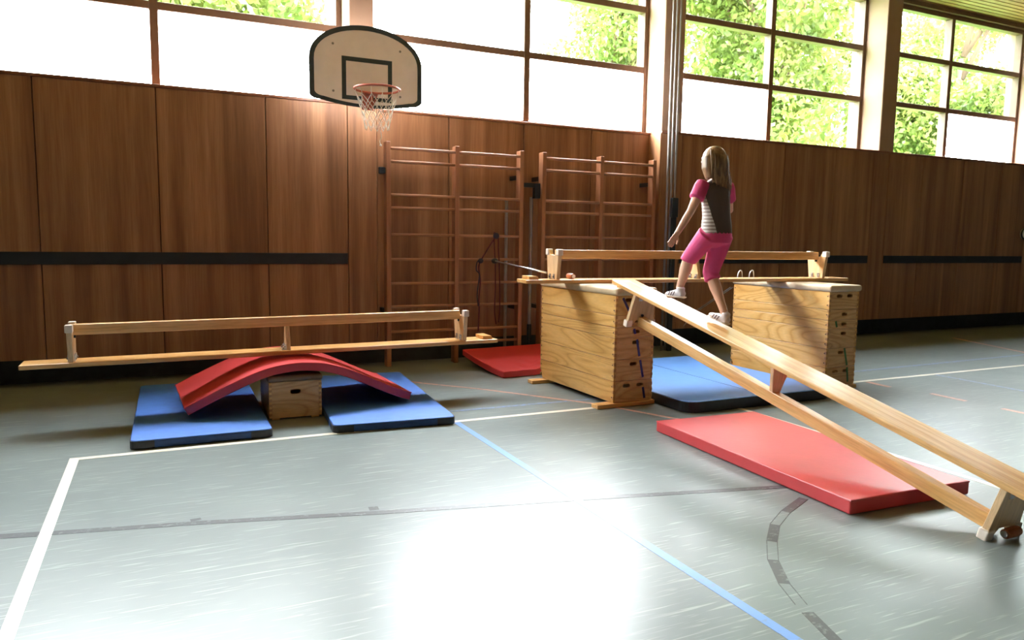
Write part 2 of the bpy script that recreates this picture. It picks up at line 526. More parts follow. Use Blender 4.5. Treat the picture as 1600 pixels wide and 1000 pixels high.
# ------------------------------------------------------------------ floor markings
def strip(name, mat, pts, w, z=.0015):
    """painted strip through pts, w wide"""
    P = [Vector((a, b, 0)) for a, b in pts]; L = []; R = []
    for i, p in enumerate(P):
        t = (P[min(i+1, len(P)-1)]-P[max(i-1, 0)]).normalized(); nrm = Vector((-t.y, t.x, 0))
        L.append(p+nrm*w/2); R.append(p-nrm*w/2)
    mb = MB()
    n = len(P)
    vs = [(q.x, q.y, 0.0) for q in L+R]+[(q.x, q.y, z) for q in L+R]
    fs = []
    for i in range(n-1):
        fs += [(2*n+i, 2*n+i+1, 3*n+i+1, 3*n+i), (i, i+1, 2*n+i+1, 2*n+i), (n+i, n+i+1, 3*n+i+1, 3*n+i)]
    mb.add(vs, fs)
    return mb.build(name, mat, floor)
strip('white_line', 'line_white', [(-.578, 5.36), (17, 5.37)], .055)
strip('white_line', 'line_white', [(-.55, 5.333), (-.55, -6)], .055)
strip('white_line', 'line_white', [(4.53, 5.343), (4.5, -6)], .05)
strip('blue_line', 'line_blue', [(2.06, 5.33), (2.05, -6)], .05)
strip('blue_line', 'line_bluefaint', [(2.06, 6.95), (2.06, 5.39)], .05)
strip('blue_line', 'line_bluefaint', [(2.09, 5.70), (4.9, 5.66)], .045, .0012)
strip('blue_line', 'line_bluefaint', [(6.4, 5.8), (13.5, 5.98)], .06, .0012)
strip('blue_line', 'line_bluefaint', [(7.8, 5.34), (7.77, 3.2)], .05, .0012)
strip('red_line', 'line_red', [(2.15, 7.12), (2.78, 6.405), (3.437, 5.493), (3.8, 4.7)], .035, .0018)
for a, b in (((6.76, 4.66), (6.75, 4.30)), ((6.75, 3.97), (6.75, 3.6)), ((6.68, 5.32), (6.66, 5.03)), ((11.17, 7.4), (10.6, 5.95))):
    strip('red_line', 'line_red', [a, b], .06, .0012)
strip('dark_line', 'line_dark', [(-3.0, 4.63), (-.577, 4.06)], .06, .0012)
strip('dark_line', 'line_dark', [(-.523, 4.05), (.123, 3.913), (.966, 3.70), (2.035, 3.465)], .05, .0012)
strip('dark_line', 'line_dark', [(2.085, 3.455), (3.28, 3.165), (3.6, 3.1)], .05, .0012)
strip('dark_mark', 'line_dark', [(.11, 3.98), (.115, 3.945)], .05, .0012)
strip('dark_mark', 'line_dark', [(.985, 3.79), (.98, 3.735)], .05, .0012)
arc = [(3.263, 2.962), (3.005, 2.845), (2.816, 2.731), (2.648, 2.582), (2.49, 2.415), (2.357, 2.215), (2.256, 1.995), (2.19, 1.805), (2.15, 1.6)]
def arcpt(t):
    i = min(int(t), len(arc)-2); f = t-i
    return (arc[i][0]*(1-f)+arc[i+1][0]*f, arc[i][1]*(1-f)+arc[i+1][1]*f)
for a, b in ((.0, 1.0), (2.0, 3.05), (4.0, 5.0), (6.0, 7.2)):
    n = 6
    strip('dark_dash', 'line_dark', [arcpt(a+(b-a)*k/n) for k in range(n+1)], .05, .0012)
for s in (-1, 1):
    pts = [arcpt(k*.25) for k in range(0, 24)]
    out = []
    for i, p in enumerate(pts):
        q0 = Vector(pts[max(i-1, 0)]); q1 = Vector(pts[min(i+1, len(pts)-1)]); t = (q1-q0).normalized()
        out.append((p[0]-t.y*.024*s, p[1]+t.x*.024*s))
    strip('dash_outline', 'line_dark', out, .0035, .0013)

# ------------------------------------------------------------------ gym benches
BL, BH = 3.76, .315
def make_bench(loc, mat3, label, hook_end, roller=None):
    """upright in local space: length along x, plank on top, feet at z 0"""
    e = empty('gym_bench'); e.matrix_world = Matrix.Translation(loc) @ mat3.to_4x4()
    tag(e, label, 'bench', 'wooden gym benches')
    box('plank', 'beech', e, -BL/2, BL/2, -.12, .12, BH-.034, BH, bevel=.006)
    xe = BL/2-.325
    for s in (-1, 1):
        x = s*xe
        # end leg: board narrow at the plank, spreading to the feet, notch round the rail end
        out = [(-.10, BH-.034), (.10, BH-.034), (.135, .05), (.135, 0.012), (.085, .012), (.05, .055), (-.05, .055), (-.085, .012), (-.135, .012), (-.135, .05)]
        lg = MB().prism(out, 0, x-.018, x+.018).build('leg', 'beech_z', e, bevel=.003, seg=1)
        for q in (-1, 1):
            f = box('rubber_foot', 'white_rubber', lg, x-.026, x+.026, q*.118-.03, q*.118+.03, 0, .058, bevel=.007)
            h = box('hinge_plate', 'steel', lg, x-s*.018-s*.004-.004, x-s*.018-s*.004+.004, q*.045-.017, q*.045+.017, BH-.085, BH-.036)
            MB().tube([(x-s*.026, q*.045, BH-.058), (x-s*.034, q*.045, BH-.058)], .008, 8).build('bolt', 'greysteel', lg)
            h2 = box('hinge_plate', 'steel', lg, x+s*.018, x+s*.024, q*.045-.017, q*.045+.017, BH-.085, BH-.036)
            MB().tube([(x+s*.024, q*.045, BH-.058), (x+s*.032, q*.045, BH-.058)], .008, 8).build('bolt', 'darksteel', lg)
        MB().tube([(x-s*.018, 0, .10), (x-s*.03, 0, .10)], .012, 10).build('screw', 'darksteel', lg)
    box('rail', 'beech', e, -xe+.018, xe-.018, -.034, .034, .008, .088, bevel=.005)
    ml = MB().prism([(-.085, BH-.034), (.085, BH-.034), (.036, .088), (-.036, .088)], 0, -.016, .016).build('leg', 'beech_z', e, bevel=.003, seg=1)
    for q in (-1, 1):
        MB().box(-.05, -.016, q*.05-.014, q*.05+.014, BH-.042, BH-.034).box(-.022, -.016, q*.05-.014, q*.05+.014, BH-.08, BH-.034).build('hinge_plate', 'steel', ml)
        MB().tube([(-.022, q*.05, BH-.06), (-.034, q*.05, BH-.06)], .008, 8).build('bolt', 'greysteel', ml)
        MB().tube([(-.038, q*.05, BH-.042), (-.038, q*.05, BH-.054)], .008, 8).build('bolt', 'greysteel', ml)
    x = hook_end*(BL/2-.09)
    MB().prism([(x-.05, BH-.034), (x+.05, BH-.034), (x+.035, BH-.066), (x-.05, BH-.066)], 1, -.09, .09).build('hook_block', 'beech', e, bevel=.003, seg=1)
    if roller:
        rx, rz = roller
        r = MB().tube([(rx, -.055, rz), (rx, -.02, rz), (rx, .02, rz), (rx, .055, rz)], [.024, .027, .027, .024], 14).build('roller', 'roller', e)
        for q in (-1, 1):
            MB().tube([(rx, q*.055, rz), (rx, q*.066, rz)], .017, 10).build('axle_cap', 'steel', r)
    return e
FLIP = Matrix.Rotation(PI, 3, 'X')
# upturned bench over the red arch
ZA = .462
tilt = Matrix.Rotation(-.0062, 3, 'Y')
benchA = make_bench((.925, 6.33, ZA+.008+BH), tilt @ FLIP, 'upturned bench balanced on the red arched mat by the left wall', 1)
# upturned bench across the two vaulting boxes
PADTOP = 1.042
ang = math.atan2(-.25, 3.08)
benchB = make_bench((4.86, 5.95, PADTOP+BH), Matrix.Rotation(ang, 3, 'Z') @ FLIP, 'upturned bench bridging the two tall vaulting boxes', -1, roller=(-BL/2+.50, BH-.062))
# ramp bench: upper end on the near box, lower feet on the floor
UE = Vector((3.665, 5.45, 1.104)); pit = math.asin((1.104-BH*.972)/(BL-.325))
dv = Vector((.030, -math.cos(pit), -math.sin(pit))).normalized()
xv = dv; yv = Vector((0, 0, 1)).cross(xv).normalized(); zv = xv.cross(yv)
Rm = Matrix((xv, yv, zv)).transposed()
ctr = UE+dv*BL/2-zv*BH
benchC = make_bench(ctr, Rm, 'sloping bench used as a ramp from the floor up to the near vaulting box', -1, roller=(BL/2-.272, .05))

# ------------------------------------------------------------------ vaulting boxes
BLN, BW = 1.32, .415
SEC = [.172, .104, .092, .19, .19, .19]      # from the top
def vault_box(loc, rz, label, marks, mk):
    e = tag(empty('vaulting_box', loc, (0, 0, rz)), label, 'vaulting box', 'tall vaulting boxes')
    # local: x 0..BW, y 0..BLN, near left corner at the origin
    for yy in (.03, BLN-.10):
        box('foot_runner', 'beech', e, -.17, BW+.02, yy-.05, yy+.05, 0, .036, bevel=.004, seg=1)
    for xx in (.006, BW-.03):
        pass
    z = .036+sum(SEC)
    for i, h in enumerate(SEC):
        z0 = z-h; z -= h
        s = empty('box_section', (0, 0, z0)); s.parent = e
        g = .0022
        for sx in (0, 1):
            x0 = 0 if sx == 0 else BW-.024
            if i < 5:
                sb = box('side_board', 'pine_y', s, x0, x0+.024, .0, BLN, g, h-g, bevel=.003, seg=1)
            else:
                sb = MB().prism([(0, g), (BLN-.05, g), (BLN, .12), (BLN, h-g), (0, h-g)], 0, x0, x0+.024).build('side_board', 'pine_y', s, bevel=.003, seg=1)
            xo = x0-.0012 if sx == 0 else x0+.0252
            for yy in (.022, BLN-.022):
                for zz in ((h*.25, h*.75) if h > .12 else (h*.5,)):
                    MB().tube([(xo, yy, zz), (x0+.012, yy, zz)], .0065, 8).build('screw', 'hole', s)
        cy = h*.75 if h > .12 else h*.5
        holes = [(-.07, cy, .039, .0165), (.075, cy, .039, .0165)] if i in (0, 5) else [(.015 if i != 4 else -.005, cy, .039, .0165)]
        for sy in (0, 1):
            me = plate_with_holes(BW-.05, h-2*g, .022, holes, 'end_board')
            o = link('end_board', me, 'pine_x', s)
            o.location = (BW/2, .001 if sy == 0 else BLN-.023, g)
            # finger joints: alternating end grain at the two corners
            fj = MB(); n = max(3, int(h/.024)); st = (h-2*g)/n
            for k in range(n):
                if k % 2 == 0: continue
                for xx in (-.0006, BW-.0244):
                    fj.box(xx, xx+.025, (-.0008 if sy == 0 else BLN-.02), (.02 if sy == 0 else BLN+.0008), g+k*st, g+(k+1)*st)
            tag(fj.build('finger_joint', 'pine_dark', s), kind='stuff')
            for xx in (.04, BW-.04):
                for zz in ((h*.2, h*.8) if h > .12 else (h*.3,)):
                    yo = -.0006 if sy == 0 else BLN+.0006
                    MB().tube([(xx, yo, zz), (xx, yo+(.01 if sy == 0 else -.01), zz)], .005, 8).build('screw', 'pine_dark', s)
        for (mi, xa, za, xb, zb) in marks:
            if mi == i:
                d = Vector((xb-xa, 0, zb-za)); d.normalize(); nrm = Vector((d.z, 0, -d.x))*.011
                a = Vector((xa, -.0008, za)); b = Vector((xb, -.0008, zb))
                MB().obox((a+b)/2+Vector((0, .002, 0)), (b-a)/2, (0, .003, 0), nrm).build('paint_mark', mk, s)
    top = .036+sum(SEC)
    pad = MB().box(-.012, BW+.012, -.025, BLN+.025, top+.001, PADTOP-.003).build('leather_pad', 'leather', e, smooth=True, bevel=.024, seg=4)
    return e
def mk_diag(xs, off, spans):
    return [(i, xs+off*a[0], a[1], xs+off*a[2], a[3]) for i, a in spans]
blue = [(0, .075, .150, .145, .03), (1, .165, .085, .18, .02), (2, .20, .075, .215, .03), (3, .235, .17, .265, .02), (4, .275, .175, .31, .02), (5, .315, .12, .335, .02)]
vault_box((3.505, 5.315, 0), .02, 'tall vaulting box with blue stripe on its end, holding up the ramp', blue, 'bluepaint')
green = [(2, .105, .08, .125, .02), (4, .25, .185, .30, .01), (5, .305, .18, .325, .03)]
vault_box((5.866, 5.155, 0), .012, 'tall vaulting box with green marks on its end, behind the ramp', green, 'greenpaint')

# small box under the arch
sbx = tag(empty('small_box', (.722, 5.93, 0), (0, 0, -.02)), 'low wooden box with leather top under the red arched mat', 'vaulting box')
SW, SD, SH = .405, .66, .30
for xx in (.02, SW-.08):
    for yy in (.01, SD-.06):
        box('foot', 'beech', sbx, xx, xx+.06, yy, yy+.05, 0, .014)
for sx in (0, SW-.022):
    box('side_board', 'pine_y', sbx, sx, sx+.022, 0, SD, .014, SH, bevel=.003, seg=1)
for sy in (0, 1):
    o = link('end_board', plate_with_holes(SW-.046, SH-.014, .02, [(.0, .205, .042, .02)], 'end_board'), 'pine_x', sbx)
    o.location = (SW/2, .001 if sy == 0 else SD-.021, .014)
    fj = MB(); n = 15; st = (SH-.014)/n
    for k in range(1, n, 2):
        for xx in (-.0006, SW-.0226):
            fj.box(xx, xx+.0232, (-.0008 if sy == 0 else SD-.02), (.02 if sy == 0 else SD+.0008), .014+k*st, .014+(k+1)*st)
    tag(fj.build('finger_joint', 'pine_dark', sbx), kind='stuff')
box('inner_floor', 'hole', sbx, .024, SW-.024, .03, SD-.03, .02, .03)
box('leather_pad', 'leather_brown', sbx, -.01, SW+.01, -.01, SD+.01, SH+.001, .352, bevel=.02, seg=4, smooth=True)

# ------------------------------------------------------------------ mats
def outline(w, l, r, n=6):
    pts = []
    for cx, cy, a0 in ((w-r, r, -PI/2), (w-r, l-r, 0), (r, l-r, PI/2), (r, r, PI)):
        for k in range(n+1):
            q = a0+PI/2*k/n; pts.append((cx+r*math.cos(q), cy+r*math.sin(q)))
    return pts
def flat_mat(name, loc, rz, w, l, t, label, group=None, side='navy', top='blue', corners=True, r=.05, seam=False):
    e = tag(empty(name, loc, (0, 0, rz)), label, 'gym mat', group)
    MB().prism(outline(w, l, r), 2, .004, t-.008).build('side_band', side, e, bevel=.004, seg=1)
    o2 = [(x*(w-.006)/w+.003, y*(l-.006)/l+.003) for x, y in outline(w, l, r)]
    tp = MB().prism(o2, 2, t-.012, t).build('top_cover', top, e, bevel=.007, seg=2)
    if corners:
        for cx, cy in ((0, 0), (1, 0), (0, 1), (1, 1)):
            pts = []
            c0 = Vector((r if cx == 0 else w-r, r if cy == 0 else l-r))
            a0 = {(0, 0): PI, (1, 0): -PI/2, (1, 1): 0, (0, 1): PI/2}[(cx, cy)]
            arcp = [c0+Vector((math.cos(a0+PI/2*k/6), math.sin(a0+PI/2*k/6)))*(r+.002) for k in range(7)]
            t0 = Vector((math.cos(a0+PI/2), math.sin(a0+PI/2))); t1 = Vector((math.cos(a0), math.sin(a0)))
            full = [arcp[0]-t0*.10]+arcp+[arcp[-1]-t1*.10]
            mb = MB(); vs = []; fs = []
            n = len(full)
            for z in (.003, t-.007):
                vs += [(p.x, p.y, z) for p in full]
            cen = c0
            inn = [p+(cen-p).normalized()*.012 for p in full]
            for z in (.003, t-.007):
                vs += [(p.x, p.y, z) for p in inn]
            for i in range(n-1):
                fs += [(i, i+1, n+i+1, n+i), (2*n+i, 3*n+i, 3*n+i+1, 2*n+i+1), (n+i, n+i+1, 3*n+i+1, 3*n+i), (i, 2*n+i, 2*n+i+1, i+1)]
            fs += [(0, n, 3*n, 2*n), (n-1, 3*n-1, 4*n-1, 2*n-1)]
            mb.add(vs, fs); mb.build('corner_guard', 'blackvinyl', e)
    if seam:
        MB().tube([(w/2, .01, t-.0005), (w/2, l-.01, t-.0005)], .004, 6).build('seam', 'navy', e)
    return e
flat_mat('blue_mat', (-.235, 5.44, 0), -.01, .92, 2.02, .062, 'blue mat on the floor left of the low wooden box', 'blue mats under the red arch')
flat_mat('blue_mat', (1.10, 5.355, 0), -.075, .94, 2.02, .062, 'blue mat on the floor right of the low wooden box', 'blue mats under the red arch')
flat_mat('landing_mat', (3.955, 4.86, 0), 0, 1.70, 2.05, .10, 'large blue landing mat with sheen lightened into its colour, between the two vaulting boxes', side='blackvinyl', top='blue_sheen', corners=False, r=.12, seam=True)
def red_flat(loc, rz, w, l, t, label):
    e = tag(empty('red_mat', loc, (0, 0, rz)), label, 'gym mat')
    MB().box(0, w, 0, l, .002, t).build('cover', 'red', e, bevel=.012, seg=3, smooth=False)
    pts = [(.004, .004), (w-.004, .004), (w-.004, l-.004), (.004, l-.004)]
    MB().tube([(x, y, t-.006) for x, y in pts], .006, 6, closed=True).build('piping', 'red', e)
    return e
red_flat((3.285, 2.665, 0), -.045, .93, 1.84, .085, 'red mat lying flat on the floor under the ramp bench')

# red mat arched over the small box
am = tag(empty('arched_mat', (0, 0, 0)), 'red mat bent into an arch over the low wooden box', 'gym mat')
prof = [(.112, .158), (.24, .222), (.40, .298), (.56, .368), (.73, .425), (.90, .449), (1.02, .449), (1.16, .432), (1.34, .376), (1.50, .305), (1.66, .228), (1.80, .168), (1.873, .146)]
def spl(P, n):
    out = []
    for i in range(len(P)-1):
        p0 = Vector(P[max(i-1, 0)]); p1 = Vector(P[i]); p2 = Vector(P[i+1]); p3 = Vector(P[min(i+2, len(P)-1)])
        for k in range(n):
            t = k/n
            out.append(.5*((2*p1)+(p2-p0)*t+(2*p0-5*p1+4*p2-p3)*t*t+(3*p1-p0-3*p2+p3)*t**3))
    out.append(Vector(P[-1])); return out
top = spl(prof, 4); TH = .066
bot = []
for i, p in enumerate(top):
    t = (top[min(i+1, len(top)-1)]-top[max(i-1, 0)]).normalized()
    bot.append(p-Vector((-t.y, t.x))*TH)
Y0, Y1 = 5.90, 6.86
def arch_mesh(y0, y1, o):
    mb = MB(); n = len(top)
    SK = .045
    vs = [(p.x, y0, p.y+o) for p in top]+[(p.x-SK, y1, p.y+o) for p in top]+[(p.x, y0, p.y-o) for p in bot]+[(p.x-SK, y1, p.y-o) for p in bot]
    fs = []
    for i in range(n-1):
        fs += [(i, i+1, n+i+1, n+i), (2*n+i, 3*n+i, 3*n+i+1, 2*n+i+1), (i, 2*n+i, 2*n+i+1, i+1), (n+i, n+i+1, 3*n+i+1, 3*n+i)]
    fs += [(0, n, 3*n, 2*n), (n-1, 3*n-1, 4*n-1, 2*n-1)]
    return mb.add(vs, fs)
arch_mesh(Y0, Y1, 0).build('cover', 'red', am, bevel=.007, seg=2)
for yy in (Y0+.004, Y1-.004):
    MB().tube([(p.x-(.045 if yy > 6.5 else 0), yy, p.y-.004) for p in top], .0055, 6).build('piping', 'red', am)

# red mat by the wall bars, back edge pushed up against them, near right corner curled
fm = tag(empty('red_mat', (3.17, 6.86, 0), (0, 0, .1)), 'red mat on the floor in front of the wall bars, behind the vaulting box', 'gym mat')
W2, L2, T2, NX, NY = 1.1, .94, .07, 14, 12
def lift(x, y):
    q = y/L2
    z = .11*q**1.6
    z += .085*max(0, (x-.35)/.9)**1.3*max(0, 1-q*1.1)
    z += .006*math.sin(x*30+y*9)*max(0, 1-q*2)*min(1, x*2)
    return z
mb = MB(); vs = []; fs = []
for lay in (0, 1):
    for j in range(NY+1):
        for i in range(NX+1):
            x, y = W2*i/NX, L2*j/NY
            vs.append((x, y, .003+lift(x, y)+lay*(T2-.003)))
K = (NX+1)*(NY+1); ix = lambda i, j, l: l*K+j*(NX+1)+i
for j in range(NY):
    for i in range(NX):
        fs += [(ix(i, j, 1), ix(i+1, j, 1), ix(i+1, j+1, 1), ix(i, j+1, 1)), (ix(i, j, 0), ix(i, j+1, 0), ix(i+1, j+1, 0), ix(i+1, j, 0))]
for i in range(NX):
    fs += [(ix(i, 0, 0), ix(i+1, 0, 0), ix(i+1, 0, 1), ix(i, 0, 1)), (ix(i, NY, 0), ix(i, NY, 1), ix(i+1, NY, 1), ix(i+1, NY, 0))]
for j in range(NY):
    fs += [(ix(0, j, 0), ix(0, j, 1), ix(0, j+1, 1), ix(0, j+1, 0)), (ix(NX, j, 0), ix(NX, j+1, 0), ix(NX, j+1, 1), ix(NX, j, 1))]
mb.add(vs, fs).build('cover', 'red', fm, bevel=.008, seg=2)
MB().tube([(W2*i/NX, .003, lift(W2*i/NX, 0)+T2-.004) for i in range(NX+1)], .0055, 6).build('piping', 'red', fm)

# ------------------------------------------------------------------ wall bars
RZ = [2.405, 2.265, 1.905, 1.765, 1.472, 1.20, .93, .672, .39, .235]
def wall_bars(x0, x1, x2, label):
    e = tag(empty('wall_bars', ((x0+x2)/2, 8.0, 0)), label, 'wall bars', 'wooden wall bars')
    ox = (x0+x2)/2
    for x in (x0, x1, x2):
        box('upright', 'bars', e, x-ox-.026, x-ox+.026, -.055, .055, .0, 2.475, bevel=.006)
    for a, b in ((x0, x1), (x1, x2)):
        for k, z in enumerate(RZ):
            yy = -.03 if k else -.045
            MB().tube([(a-ox+.026, yy, z), (b-ox-.026, yy, z)], .0165, 10).build('rung', 'rung', e, smooth=True)
    for x in (x0, x2):
        for z in (2.17, .62):
            MB().box(x-ox-.02, x-ox+.02, .055, .25, z-.025, z+.025).build('wall_bracket', 'darksteel', e)
    return e
w1 = wall_bars(2.262, 3.062, 3.876, 'wooden wall bars on the left, with dark ropes tied to them')
w2 = wall_bars(4.175, 4.985, 5.776, 'wooden wall bars on the right, behind the upturned bench')
box('catch', 'darksteel', w1, -.807-.10, -.807-.026, -.03, .03, 2.13, 2.2, bevel=.008)
ox = (4.175+5.776)/2
MB().box(3.91-ox, 4.149-ox, .0, .045, 2.06, 2.11).box(4.07-ox, 4.14-ox, -.02, .05, 1.93, 2.10).build('swing_arm', 'darksteel', w2)
MB().tube([(4.08-ox, .1, .12), (4.08-ox, .1, 1.95)], .022, 10).build('hinge_post', 'greysteel', w2)
MB().tube([(4.08-ox, .1, .0), (4.08-ox, .1, .40)], .028, 10).build('post_foot', 'darksteel', w2)
MB().tube([(3.76-3.069, .12, 0.0), (3.76-3.069, .12, 1.9)], .02, 10).build('hinge_post', 'greysteel', w1)

# ropes knotted round the left wall bars
def rope(pts, label, r=.008, mat='rope', n=5):
    P = spl([Vector(p) for p in pts], n)
    o = MB().tube(P, r, 8).build('skipping_rope', mat, None, smooth=True)
    return tag(o, label, 'rope', 'ropes on the wall bars')
RY = 7.925
rope([(3.515, RY, 1.45), (3.545, 7.985, 1.515), (3.53, RY-.012, 1.47), (3.46, RY, 1.36), (3.37, RY, 1.22), (3.335, RY-.01, 1.17), (3.325, RY, 1.10), (3.345, RY, .95), (3.33, RY, .75), (3.335, RY, .60), (3.325, RY, .36)], 'dark red rope hanging furthest left from the wall bars', .009)
rope([(3.35, RY-.016, 1.21), (3.30, RY-.012, 1.17), (3.29, RY-.012, 1.08), (3.325, RY-.02, 1.02), (3.30, RY-.02, .8), (3.315, RY-.02, .66)], 'short dark rope end knotted beside the leftmost hanging rope', .0075, 'rope_blue')
rope([(3.505, RY-.02, 1.45), (3.515, RY-.02, 1.30), (3.525, RY-.02, 1.16), (3.53, RY-.02, .9), (3.525, RY-.02, .6), (3.545, RY-.02, .44)], 'dark rope hanging straight down the wall bars, left of its neighbour', .0075, 'rope')
rope([(3.56, RY-.02, 1.46), (3.565, RY-.02, 1.30), (3.575, RY-.02, 1.16), (3.585, RY-.02, .9), (3.59, RY-.02, .62), (3.575, RY-.02, .46)], 'dark rope hanging straight down the wall bars, furthest right', .0075, 'rope')
for c_, r_, lb in (((3.535, RY-.015, 1.475), (.04, .024, .036), 'upper dark rope knot tied round a rung of the left wall bars'), ((3.34, RY-.02, 1.185), (.035, .022, .03), 'lower dark rope knot on the left wall bars, beside the steel rod')):
    tag(MB().ball(c_, r_, 10, 8).build('rope_knot', 'rope_blue', None, smooth=True), lb, 'rope')
rd = tag(empty('steel_rod', (3.50, 7.86, 1.185)), 'thin steel rod from the wall bars to the upturned bench', 'rod')
b_end = Vector((3.20, 6.02, 1.14))-Vector((3.50, 7.86, 1.185))
MB().tube([(0, 0, 0), b_end], .009, 8).build('rod', 'steel', rd, smooth=True)
MB().ball((0, 0, 0), (.045, .03, .032), 10, 8).build('grip', 'darksteel', rd, smooth=True)
cb = tag(empty('steel_cable', (5.87, 6.52, .93)), 'pair of thin steel cables from the far vaulting box down to the wall', 'cable')
for d in (0, .035):
    MB().tube([(0, 0+d, 0), (.10, .74+d, -.36), (.44, 1.40, -.62)], .0045, 6).build('cable', 'steel', cb)
hk = tag(empty('steel_hook', (5.62, 6.07, PADTOP-.002)), 'bent steel hook loops standing beside the upturned bench plank', 'hook')
for dx in (-.07, .09):
    MB().tube(spl([(dx-.03, 0, 0), (dx-.01, 0, .085), (dx+.03, 0, .10), (dx+.045, 0, .0)], 4), .006, 6).build('loop', 'steel', hk, smooth=True)
box('hook_plate', 'greysteel', hk, -.13, .16, -.02, .02, 0, .008)

# poles against the pillar
for i, (x, nm) in enumerate(((5.945, 'leftmost'), (6.005, 'middle'), (6.065, 'rightmost'))):
    p = MB().tube([(x, 7.9, 0), (x, 7.9, CEIL-.006)], .016, 10).build('climbing_pole', 'greysteel', None, smooth=True)
    tag(p, nm+' of the three slim steel poles rising to the ceiling beside the wall bars', 'pole', 'steel poles beside the wall bars')
sl = tag(empty('pole_sleeve', (6.02, 7.84, 0)), 'dark steel guide rail in front of the poles beside the wall bars', 'guide rail')
box('rail_bar', 'darksteel', sl, -.032, .032, -.02, .02, 0, 1.75, bevel=.006)
box('handle', 'darksteel', sl, -.055, .045, -.035, .012, 1.75, 2.0, bevel=.01)
rg = tag(empty('wall_ring', (13.72, 7.98, 1.66)), 'small round white fitting on the wood wall at the right edge', 'wall fitting')
MB().tube([(0, .005, 0), (0, -.02, 0)], .09, 20).build('plate', 'white_rubber', rg)
MB().tube([(.09*math.cos(k*PI/10), -.024, .09*math.sin(k*PI/10)) for k in range(20)], .014, 8, closed=True).build('ring', 'black', rg)

# ------------------------------------------------------------------ basketball hoop
bh = tag(empty('basketball_hoop', (1.925, 7.52, 2.74)), 'white fan-shaped basketball backboard with rim and net on the pillar', 'basketball hoop')
def fan(s):
    """outline inset by s"""
    w, t = .57-s, .785-s
    pts = []
    zb = .42
    for k in range(25):
        q = PI*k/24
        x = w*math.cos(q); z = zb+(t-zb)*math.sin(q)**.92
        pts.append((x, z))
    zl = .10+s*.6
    for k in range(1, 8):
        q = PI/2*k/8
        pts.append((-w+.09*(1-math.cos(q)), zl-.055*math.sin(q)))
    for k in range(13):
        f = k/12; x = (-w+.09)+(2*w-.18)*f
        pts.append((x, (zl-.055)-.05*(1-(2*f-1)**2)))
    for k in range(7, 0, -1):
        q = PI/2*k/8
        pts.append((w-.09*(1-math.cos(q)), zl-.055*math.sin(q)))
    return pts
MB().prism(fan(0), 1, 0, .022).build('backboard', 'board', bh)
def ring_strip(a, b, y0, y1):
    n = len(a); mb = MB()
    vs = [(p[0], y0, p[1]) for p in a]+[(p[0], y0, p[1]) for p in b]+[(p[0], y1, p[1]) for p in a]+[(p[0], y1, p[1]) for p in b]
    fs = []
    for i in range(n):
        j = (i+1) % n
        fs += [(i, j, n+j, n+i), (2*n+i, 3*n+i, 3*n+j, 2*n+j), (i, 2*n+i, 2*n+j, j), (n+i, n+j, 3*n+j, 3*n+i)]
    return mb.add(vs, fs)
ring_strip(fan(-.002), fan(.045), -.003, .024).build('border', 'boardline', bh)
r0 = [(-.255, .06), (.255, .06), (.255, .475), (-.255, .475)]; r1 = [(-.212, .10), (.212, .10), (.212, .432), (-.212, .432)]
ring_strip(r0, r1, -.002, 0).build('target_square', 'boardline', bh)
for x, z in ((-.34, .13), (.34, .13), (-.34, .58), (.34, .58)):
    MB().tube([(x, -.004, z), (x, .01, z)], .012, 8).build('bolt', 'greysteel', bh)
box('rim_bracket', 'rim', bh, -.06, .06, -.016, -.001, -.03, .12, bevel=.004, seg=1)
MB().prism([(-.016, .118), (-.17, .118), (-.016, -.02)], 0, -.055, -.045).build('rim_bracket', 'rim', bh) if False else None
RC = Vector((0.0, -.365, .115)); RAD = .215
rim = MB().tube([(RC.x+RAD*math.cos(k*PI/20), RC.y+RAD*math.sin(k*PI/20), RC.z) for k in range(40)], .011, 8, closed=True).build('rim', 'rim', bh, smooth=True)
for s in (-1, 1):
    MB().tube([(s*.05, -.01, .0), (s*.06, -.152, .105)], .008, 8).build('brace', 'rim', bh)
box('rim_plate', 'rim', bh, -.07, .07, -.17, -.016, .106, .118)
net = MB(); NS = 12; NL = 6
def npt(a, l):
    f = l/NL
    r = RAD*(1-f)**1.3*.45+.115+(RAD-.115-RAD*.45)*max(0, 1-f*2.2)
    return (RC.x+r*math.cos(a), RC.y+r*math.sin(a), RC.z-.012-.37*f)
for k in range(NS):
    for s in (-1, 1):
        pts = []
        for l in range(NL+1):
            a = 2*PI*(k+s*.5*max(0, l-1) if l > 1 else k)/NS
            pts.append(npt(a, l))
        net.tube(pts, .0034, 5)
net.build('net', 'net', bh)
MB().tube(spl([npt(-PI/2, NL), (RC.x+.01, RC.y-.115, RC.z-.46), (RC.x-.005, RC.y-.11, RC.z-.50), (RC.x+.005, RC.y-.112, RC.z-.54)], 4), .004, 5).ball((RC.x+.005, RC.y-.112, RC.z-.54), .012, 8, 6).build('net_string', 'net', bh)
MB().box(-.03, .03, .022, .48, .22, .28).box(-.03, .03, .022, .48, .44, .50).box(-.26, .26, .022, .05, .22, .28).box(-.26, .26, .022, .05, .44, .50).build('mounting_arm', 'greysteel', bh)

